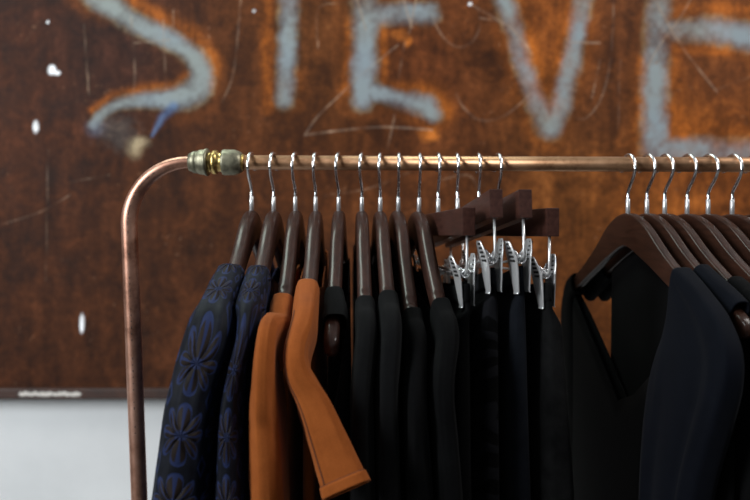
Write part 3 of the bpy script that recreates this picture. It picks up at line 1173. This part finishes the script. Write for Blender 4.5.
def loft_fan(secs, rows=70, seg=72, fold=0.002, seed=0, p=4.5):
    """secs: (x, w, outer s, outer z, inner s, inner z): flat rings spanned between an outer and an inner edge"""
    Rr = catmull(secs, rows)
    verts, uvs, faces = [], [], []
    n = seg + 1
    for i, (x, w, so, zo, si, zi) in enumerate(Rr):
        c = Vector((x, -(so + si) / 2, (zo + zi) / 2))
        N = Vector((0, -(so - si) / 2, (zo - zi) / 2))
        g = min(1.0, i / rows * 2.5)
        for j in range(n):
            f = 2 * math.pi * j / seg
            a, b = math.cos(f), math.sin(f)
            ca = math.copysign(abs(a) ** (2 / p), a)
            sb = math.copysign(abs(b) ** (2 / p), b)
            q = fold * g * (1.5 * nz(sb * 2.2 + seed, a * 0.5, i * 0.018) + nz(sb * 5 + seed, a, i * 0.03) * 0.8)
            verts.append(c + Vector((1, 0, 0)) * (w * ca + q) + N * sb)
            uvs.append((j / seg * 0.3, i * 0.01))
    for i in range(rows - 1):
        for j in range(seg):
            faces.append((i * n + j, i * n + j + 1, (i + 1) * n + j + 1, (i + 1) * n + j))
    return mesh(verts, faces, uvs)


def weld(me):
    bm = bmesh.new()
    bm.from_mesh(me)
    bmesh.ops.remove_doubles(bm, verts=bm.verts, dist=1e-6)
    bmesh.ops.recalc_face_normals(bm, faces=bm.faces)
    bm.to_mesh(me)
    bm.free()
    return me


def solid(o, th=0.0016, off=-1):
    m = o.modifiers.new('thickness', 'SOLIDIFY')
    m.thickness = th
    m.offset = off
    return o


def body_mesh(tilt, y_near, y_far, hem, bt, neck, drop, seed=0, xs=0.0, flare=0.02, gap=0.002, nrow=44, ncol=72, fold=0.002, squeeze=None):
    """a flattened cloth tube below the hanger; neckline lowered by `drop` for |y| < neck"""
    tl = math.sin(R(tilt))
    yc = (y_far - y_near) / 2
    Lh = (y_far + y_near) / 2
    verts, uvs, faces = [], [], []
    n = ncol + 1
    for i in range(nrow + 1):
        v = i / nrow
        for j in range(n):
            f = 2 * math.pi * j / ncol
            a, b = math.cos(f), math.sin(f)
            ya = math.copysign(abs(a) ** 0.55, a)
            xb = math.copysign(abs(b) ** 0.55, b)
            LL = Lh * (1 + flare * v)
            y = yc + ya * LL
            a_ = R(tilt)
            s = -y
            for _ in range(4):
                s = (math.sin(a_) * h_bot(min(abs(s), HL)) - y) / math.cos(a_)
            zt = rot_pt(tilt, s, -(h_bot(min(abs(s), HL)) + gap))[1]
            if abs(y) < neck:
                zt -= drop * (1 - (abs(y) / neck)) ** 1.0
            z = zt + (-hem - zt) * (v ** 0.9)
            bb = bt * (0.80 + 0.20 * min(1, v * 4))
            q = fold * min(1, v * 3) * (nz(y * 16 + seed, xb * 0.4, z * 2.2) + 0.5 * nz(y * 38, seed, z * 3.5))
            verts.append((xs + xb * bb + q * 0.6, y, z))
            uvs.append((j / ncol * 0.8, z))
    for i in range(nrow):
        for j in range(ncol):
            faces.append((i * n + j, i * n + j + 1, (i + 1) * n + j + 1, (i + 1) * n + j))
    return weld(mesh(verts, faces, uvs))


def rot_pt(tilt, s, z):
    """(y, z) of a point of the hanger at near distance s and height z once it hangs tilted"""
    a = R(tilt)
    return (-s * math.cos(a) - z * math.sin(a), -s * math.sin(a) + z * math.cos(a))


def shoulder(tilt, s, w, h, dz=0.0, dx=0.0):
    y, z = rot_pt(tilt, s, -h_mid(s))
    return (dx, y, z - dz, w, h)


def px_sec(M, s, py, pl, pr, h):
    a = px_local(M, pl, py, s)
    b = px_local(M, pr, py, s)
    c = (a + b) / 2
    return (c.x, c.y, c.z, abs(b.x - a.x) / 2, h)


def garment(name, label, cat, px, tilt, mat, near, body=None, far=True, yaw=2.0, group=None, seed=0, fold=0.0015, sleeve_name='sleeve', th=0.0016, spare=True):
    """near: sleeve sections already in hanger coordinates"""
    M = local_frame(px, yaw)
    t = thing(name, label, cat, M.translation, R(yaw), group)
    res = None
    if near:
        me, surf, fr = loft_sleeve(near, fold=fold, seed=seed)
        o = link(sleeve_name, weld(me), mat, t)
        solid(o, th)
        res = (o, surf, fr)
        if far:
            # the far sleeve hangs straight from the far tip
            w = 0.0094 if spare else 0.0092
            fs = [shoulder(tilt, -q, w, hh, dz) for q, hh, dz in ((.137, .0185, 0), (.175, .0205, 0), (.208, .0275, .001))]
            ye, ze = fs[-1][1], fs[-1][2]
            fs += [(0, ye + .027, ze - .030, w, .042), (0, ye + .018, ze - .08, w, .046), (0, ye + .010, ze - .18, w, .048),
                   (0, ye + .005, ze - .32, w, .048), (0, ye, ze - .43, w, .044)]
            fs = [(a, b, c, d, e) for (a, b, c, d, e) in fs]
            me2, s2, f2 = loft_sleeve(fs, rows=48, fold=0.0006, seed=seed + 9, p=5.0)
            solid(link(sleeve_name, weld(me2), mat, t), 0.0009)
    if body:
        bmat = body.pop('mat', mat)
        solid(link('body', body_mesh(tilt, **body), bmat, t), th)
    return t, res


G_L = 'garments on the left of the rail'
# --- two navy floral jackets
M = local_frame(251.5, 2)
sec = [shoulder(0, .137, .0145, .0170, 0, -.0025), shoulder(0, .172, .0155, .0200, 0, -.0035), shoulder(0, .203, .0165, .0260, .003, -.0045),
       px_sec(M, .216, 336, 190, 238, .036), px_sec(M, .218, 365, 180, 228, .045), px_sec(M, .218, 405, 170, 222, .050),
       px_sec(M, .217, 450, 161, 219.5, .053), px_sec(M, .216, 500, 153, 217, .054), px_sec(M, .214, 580, 143, 214, .054), px_sec(M, .212, 690, 135, 208, .052)]
garment('quilted_jacket', 'navy floral quilted jacket at the far left of the rail beside the copper post', 'jacket', 251.5, 0, M_JACQ, sec,
        dict(y_near=.148, y_far=.155, hem=.66, bt=.0078, neck=.10, drop=.05, seed=3), seed=1, fold=0.0022, th=0.002, group='navy floral jackets')
M = local_frame(273.5, 2)
sec = [shoulder(.5, .137, .0122, .0170, 0, -.001), shoulder(.5, .172, .0126, .0200, 0, -.0012), shoulder(.5, .203, .0126, .0260, .003, -.0012),
       px_sec(M, .214, 336, 239.5, 258, .036), px_sec(M, .214, 365, 231, 250.5, .045), px_sec(M, .212, 405, 225, 248.5, .050),
       px_sec(M, .211, 450, 222.5, 249.5, .053), px_sec(M, .210, 500, 220, 251, .054), px_sec(M, .208, 580, 218, 252, .054), px_sec(M, .206, 690, 212, 251, .052)]
garment('quilted_jacket', 'navy floral quilted jacket second from the left, tucked against the orange top', 'jacket', 273.5, .5, M_JACQ, sec,
        dict(y_near=.148, y_far=.155, hem=.66, bt=.0078, neck=.10, drop=.05, seed=7), seed=2, fold=0.0016, th=0.002, group='navy floral jackets')

# --- two burnt orange tops
M = local_frame(295, 2)
sec = [shoulder(5, .165, .0112, .0170, 0, -.0006), shoulder(5, .185, .0113, .0195, 0, -.0008), shoulder(5, .205, .0112, .0250, .002, -.0003),
       px_sec(M, .220, 350, 257, 280, .034), px_sec(M, .220, 378, 252.5, 281, .044), px_sec(M, .214, 410, 251.5, 284, .047),
       px_sec(M, .213, 450, 252.5, 287, .048), px_sec(M, .212, 500, 253.5, 289, .048), px_sec(M, .210, 560, 255, 291, .047)]
garment('knit_top', 'burnt orange knitted top directly right of the navy floral jackets', 'top', 295, 5, M_ORANGE, sec,
        dict(y_near=.142, y_far=.155, hem=.62, bt=.0076, neck=.13, drop=.05, seed=4), seed=5, fold=0.0016, th=0.002, group='burnt orange tops')
M = local_frame(315.5, 2)
sec = [shoulder(3, .150, .0116, .0175, 0, -.0012), shoulder(3, .178, .0119, .0200, 0, -.0015), shoulder(3, .204, .0120, .0255, .002, -.0016),
       px_sec(M, .214, 364, 283, 310.5, .036), px_sec(M, .222, 396, 292, 326, .034),
       px_sec(M, .236, 430, 303.5, 345, .027), px_sec(M, .248, 465, 314, 362, .021), px_sec(M, .256, 490, 321, 374, .018)]
t, (slv, surf, fr) = garment('knit_top', 'burnt orange knitted top whose sleeve swings forward over the black tops', 'top', 315.5, 3, M_ORANGE, sec,
                             dict(y_near=.150, y_far=.155, hem=.62, xs=.001, bt=.0105, neck=.115, drop=.05, seed=6, flare=0.12), seed=8, fold=0.0016, th=0.002, group='burnt orange tops')


def on_surface(surf, rows, f, out):
    return [surf(i, f, out) for i in rows]


nrows = len(fr)
link('seam', tube_mesh([surf(i, R(128 + 6 * (i / nrows)), 0.0001) for i in range(18, nrows - 5)], 0.0007, 8), M_OSEAM, slv)
cuff_i = nrows - 6
ring = [surf(cuff_i, 2 * math.pi * j / 56, 0.0002) for j in range(57)]
link('cuff_seam', tube_mesh(ring, 0.0007, 8, caps=False), M_OSEAM, slv)
rows_ = list(range(cuff_i, nrows))
verts, faces = [], []
for i in rows_:
    for j in range(56):
        verts.append(surf(i, 2 * math.pi * j / 56, 0.0002))
for a in range(len(rows_) - 1):
    for j in range(56):
        q = (j + 1) % 56
        faces.append((a * 56 + j, a * 56 + q, (a + 1) * 56 + q, (a + 1) * 56 + j))
solid(link('cuff', mesh(verts, faces), M_ORANGE, slv), 0.0009, 1)

# --- sleeveless black top: the hanger's tip comes out of the armhole
tl = 7.5
bt5 = dict(y_near=.150, y_far=.155, hem=.62, xs=.0025, bt=.0120, neck=.12, drop=.06, seed=14)
t5, (strap, s5, f5) = garment('sleeveless_top', 'sleeveless black top with the hanger tip poking out of its armhole', 'top', 338.5, tl, M_CHAR,
                              [shoulder(tl, .142, .0100, .0160), shoulder(tl, .155, .0110, .0168, 0, .0014), shoulder(tl, .168, .0122, .0175, 0, .0026), shoulder(tl, .178, .0126, .0178, 0, .0030), shoulder(tl, .184, .0124, .0176, 0, .0030)], bt5, far=False, yaw=0.8, seed=14, fold=.0008, sleeve_name='shoulder_strap')
# armhole edge running down from the strap, then the side of the top
secs = [(.0122, -.150, -.178, .0036, .010), (.0120, -.158, -.205, .0040, .016), (.0090, -.164, -.235, .0060, .022), (.004, -.168, -.275, .0095, .026), (.0028, -.170, -.33, .0098, .028), (.003, -.168, -.42, .0100, .032), (.003, -.166, -.60, .0100, .032)]
me, _, _ = loft_sleeve(secs, rows=40, fold=.0012, seed=15)
solid(link('side_panel', weld(me), M_CHAR, t5), .0016)

# --- four long-sleeved black tops
BL = [
    ('jersey_pullover', 'black long-sleeved top, first right of the sleeveless one with the bare hanger tip', 362.0, 6.0, M_CHAR, 0,
     [(.196, 385, 350, 373), (.192, 440, 349, 374), (.190, 500, 348, 375), (.188, 600, 347, 376)], .163),
    ('jersey_pullover', 'black long-sleeved top, second right of the sleeveless one with the bare hanger tip', 380.5, 5.0, M_CHAR, 1,
     [(.196, 385, 376.5, 399), (.192, 440, 376.5, 400), (.190, 500, 376.5, 401), (.188, 600, 378, 402)], .158),
    ('jersey_pullover', 'black long-sleeved top, third right of the sleeveless one, its shoulder hanging lowest', 399.0, 9.0, M_BLACK, 2,
     [(.196, 400, 403.5, 426), (.192, 445, 404, 429), (.190, 500, 405, 432), (.188, 600, 406, 434)], .168),
    ('jersey_pullover', 'black long-sleeved top directly left of the clipped skirts and trousers', 419.8, 6.5, M_BLACK, 3,
     [(.196, 385, 430, 453), (.192, 440, 433, 457), (.190, 500, 436, 461), (.188, 600, 438, 464)], .163),
]
for (nm, lb, px, tl, mt, sd, lows, s0) in BL:
    yw = YAWS.get(px, 2.0)
    M = local_frame(px, yw)
    sec = [shoulder(tl, s0, .0101, .0172), shoulder(tl, (s0 + .2) / 2, .0102, .0190), shoulder(tl, .203, .0103, .0235, .002)]
    for (s, py, pl, pr) in lows:
        sec.append(px_sec(M, s, py, pl, pr, 0.028))
    garment(nm, lb, 'top', px, tl, mt, sec, dict(y_near=.142, y_far=.155, hem=.62, bt=.0078 if sd == 0 else .0076, neck=.13, drop=.05, seed=20 + sd), seed=30 + sd, fold=0.0011, yaw=yw, spare=sd not in (1, 2),
            group='black long-sleeved tops')

# --- the right group
M = local_frame(628.2, 2)
fan = [(-.0012, .0112, .141, -.112, .133, -.150), (-.0013, .0112, .163, -.121, .124, -.168), (-.0018, .0114, .190, -.1335, .113, -.186),
       (-.0028, .0120, .220, -.150, .103, -.204), (-.0042, .0126, .244, -.175, .096, -.225), (-.0055, .0134, .246, -.205, .092, -.250),
       (-.0068, .0142, .232, -.242, .090, -.280), (-.0085, .0150, .207, -.300, .090, -.330), (-.0095, .0152, .191, -.360, .090, -.390),
       (-.0100, .0150, .178, -.460, .088, -.480), (-.0100, .0150, .170, -.580, .086, -.590)]
garment('navy_dress', 'dark navy dress with a low neckline, first right of the empty stretch of rail', 'dress', 628.2, 0, M_NAVY, None,
        dict(mat=M_BLACK, y_near=.180, y_far=.205, hem=.95, bt=.0085, neck=.185, drop=.19, seed=41), far=False, seed=40, fold=0.0030, group='dark clothes on the right of the rail')  # black body cloth puts the shade into the navy dress's colour
# its far shoulder lies on the far arm, coloured black for the shade there
navy = [o for o in COL.objects if o.name.startswith('navy_dress')][-1]
solid(link('sleeve', weld(loft_fan(fan, seed=40, fold=.0028)), M_NAVY, navy), .0014)
fs = [(-.0005, .178, -h_mid(.178) - .001, .0104, .0150), (-.0005, .200, -h_mid(.200) - .003, .0104, .0190), (0, .214, -.190, .0100, .026), (0, .214, -.225, .0100, .030), (0, .214, -.30, .009, .038), (0, .214, -.42, .009, .042)]
me, _, _ = loft_sleeve(fs, rows=36, fold=.0006, seed=44)
solid(link('shoulder_strap', weld(me), M_BLACK, navy), .0015)

sec = [shoulder(0, .128, .0098, .0175), shoulder(0, .150, .0098, .0190), shoulder(0, .175, .0099, .0205), shoulder(0, .196, .0100, .0225, .0015)]
garment('navy_vest', 'dark navy sleeveless garment second right of the empty stretch, hanger tip bare at its armhole', 'vest', 647.2, 0, M_NAVY, sec,
        dict(mat=M_BLACK, y_near=.190, y_far=.105, hem=.75, bt=.0080, neck=.03, drop=.006, seed=51), far=False, seed=50, fold=0.0010, sleeve_name='shoulder_strap',
        group='dark clothes on the right of the rail')
sec = [shoulder(0, .150, .0098, .0172), shoulder(0, .172, .0098, .0190), shoulder(0, .196, .0098, .0210, .001), (0, -.205, -.21, .0100, .036), (0, -.203, -.28, .0100, .042), (0, -.2, -.4, .0100, .042), (0, -.2, -.6, .0100, .042)]
garment('black_cardigan', 'black garment third right of the empty stretch of rail, mostly hidden behind the navy ones', 'cardigan', 665.0, 0, M_BLACK, sec,
        dict(y_near=.175, y_far=.150, hem=.70, bt=.0078, neck=.13, drop=.05, seed=61), far=False, seed=60, fold=0.0008,
        group='dark clothes on the right of the rail')


for nm_, sx_ in (('navy_vest', .0099), ('black_cardigan', .0098)):  # black far straps added to hide pale reflections on the hangers' far arms
    o_ = [o for o in COL.objects if o.name == nm_][0]
    fs = [(0, .120, -h_mid(.120) - .001, sx_, .0165), (0, .160, -h_mid(.160) - .001, sx_, .0170), (0, .200, -h_mid(.200) - .001, sx_, .0175)]
    me, _, _ = loft_sleeve(fs, rows=20, fold=.0003, seed=45)
    solid(link('shoulder_strap', weld(me), M_BLACK, o_), .0010)


# --- clothes held in the clips
def clipped(name, label, cat, idx, mat, tops, lows, hem, seed, fold=0.0012, near=.160, pinch=.0042, hang=.012):
    """a folded cloth held in both clips; lows: (py, left column, right column) of its near edge"""
    px, yaw, tilt, _ = CLIPS[idx]
    M = local_frame(px, yaw)
    tl = math.sin(R(tilt))
    t = thing(name, label, cat, M.translation, R(yaw), 'clothes hanging from metal clips')
    # near-edge rows: (z, x, half thickness)
    rows = []
    zt = wb - WIRE_DROP - hang - near * tl
    rows.append((zt, 0.0012, pinch * 0.9))
    rows.append((zt - 0.028, 0.0034, pinch))
    for (py, pl, pr) in lows:
        a, b = px_local(M, pl, py, near), px_local(M, pr, py, near)
        rows.append((a.z, (a.x + b.x) / 2, (b.x - a.x) / 2))
    last = rows[-1]
    rows.append((-hem, last[1] * 1.02, last[2] * 0.9))
    zs = np.array([r[0] for r in rows])
    xs = np.array([r[1] for r in rows])
    ws = np.array([r[2] for r in rows])
    NR, NC = 64, 84
    verts, faces, uvs = [], [], []
    n = NC + 1
    for i in range(NR + 1):
        v = (i / NR) ** 1.3
        for j in range(n):
            f = 2 * math.pi * j / NC
            a, b = math.cos(f), math.sin(f)
            ya = math.copysign(abs(a) ** 0.45, a)
            xb = math.copysign(abs(b) ** 0.45, b)
            y = -ya * near * (1 + 0.04 * v)
            top = wb - WIRE_DROP - hang + y * tl
            sag = 0.010 * (1 - (y / near) ** 2) * max(0, 1 - v * 4)
            z0 = zt + (-hem - zt) * v
            z = z0 + (top - zt) * (1 - v) - sag
            x = np.interp(-z0, -zs, xs)
            w = np.interp(-z0, -zs, ws) * (0.72 + 0.28 * ya)
            q = fold * min(1, v * 5) * (nz(y * 22 + seed, xb, z * 2) + 0.6 * nz(y * 60, seed + xb, z * 3))
            verts.append((x * (0.5 + 0.5 * ya) + w * xb + q, y, z))
            uvs.append((j / NC, z))
    for i in range(NR):
        for j in range(NC):
            faces.append((i * n + j, i * n + j + 1, (i + 1) * n + j + 1, (i + 1) * n + j))
    o = link('cloth', weld(mesh(verts, faces, uvs)), mat, t)
    solid(o, 0.0014)
    # waistband along the top edge
    wv, wf = [], []
    for i in range(6):
        for j in range(NC):
            f = 2 * math.pi * j / NC
            a, b = math.cos(f), math.sin(f)
            ya = math.copysign(abs(a) ** 0.45, a)
            xb = math.copysign(abs(b) ** 0.45, b)
            y = -ya * near
            top = wb - WIRE_DROP - hang + y * tl - 0.010 * (1 - (y / near) ** 2)
            e = 0.0006 if 0 < i < 5 else 0.0
            wv.append((0.0014 * (0.5 + 0.5 * ya) + (pinch * 0.66 + e * 0.5) * xb * (0.72 + 0.28 * ya), y - (0.0004 * ya), top + 0.001 - i * 0.0035))
    for i in range(5):
        for j in range(NC):
            q = (j + 1) % NC
            wf.append((i * NC + j, i * NC + q, (i + 1) * NC + q, (i + 1) * NC + j))
    solid(link('waistband', mesh(wv, wf), mat, t), 0.0010)
    return t


clipped('black_skirt', 'black skirt held by the first clip hanger beside the long-sleeved black tops', 'skirt', 0, M_BLACK, None,
        [(318, 453, 474), (350, 451, 475), (400, 450, 476), (450, 450, 476.5), (500, 451, 477)], .80, 71, hang=.010)
clipped('lace_skirt', 'black skirt with a scrolled lace pattern held by the second clip hanger', 'skirt', 1, M_LACE, None,
        [(300, 483, 503), (330, 480, 504), (400, 479, 505), (450, 479, 505.5), (500, 480, 506)], .80, 72, hang=.010)
clipped('folded_trousers', 'ink-black folded trousers held highest, by the third clip hanger', 'trousers', 2, M_INK, None,
        [(305, 511, 530), (330, 510, 531.5), (400, 508.5, 534), (450, 508, 536), (500, 508, 538)], 1.02, 73, hang=.008)
clipped('folded_trousers', 'speckled black trousers held by the last clip hanger before the empty stretch of rail', 'trousers', 3, M_SPECK, None,
        [(322, 545, 568), (350, 543, 571), (400, 541, 576), (450, 541, 580), (500, 541, 584)], 1.02, 74, hang=.008)
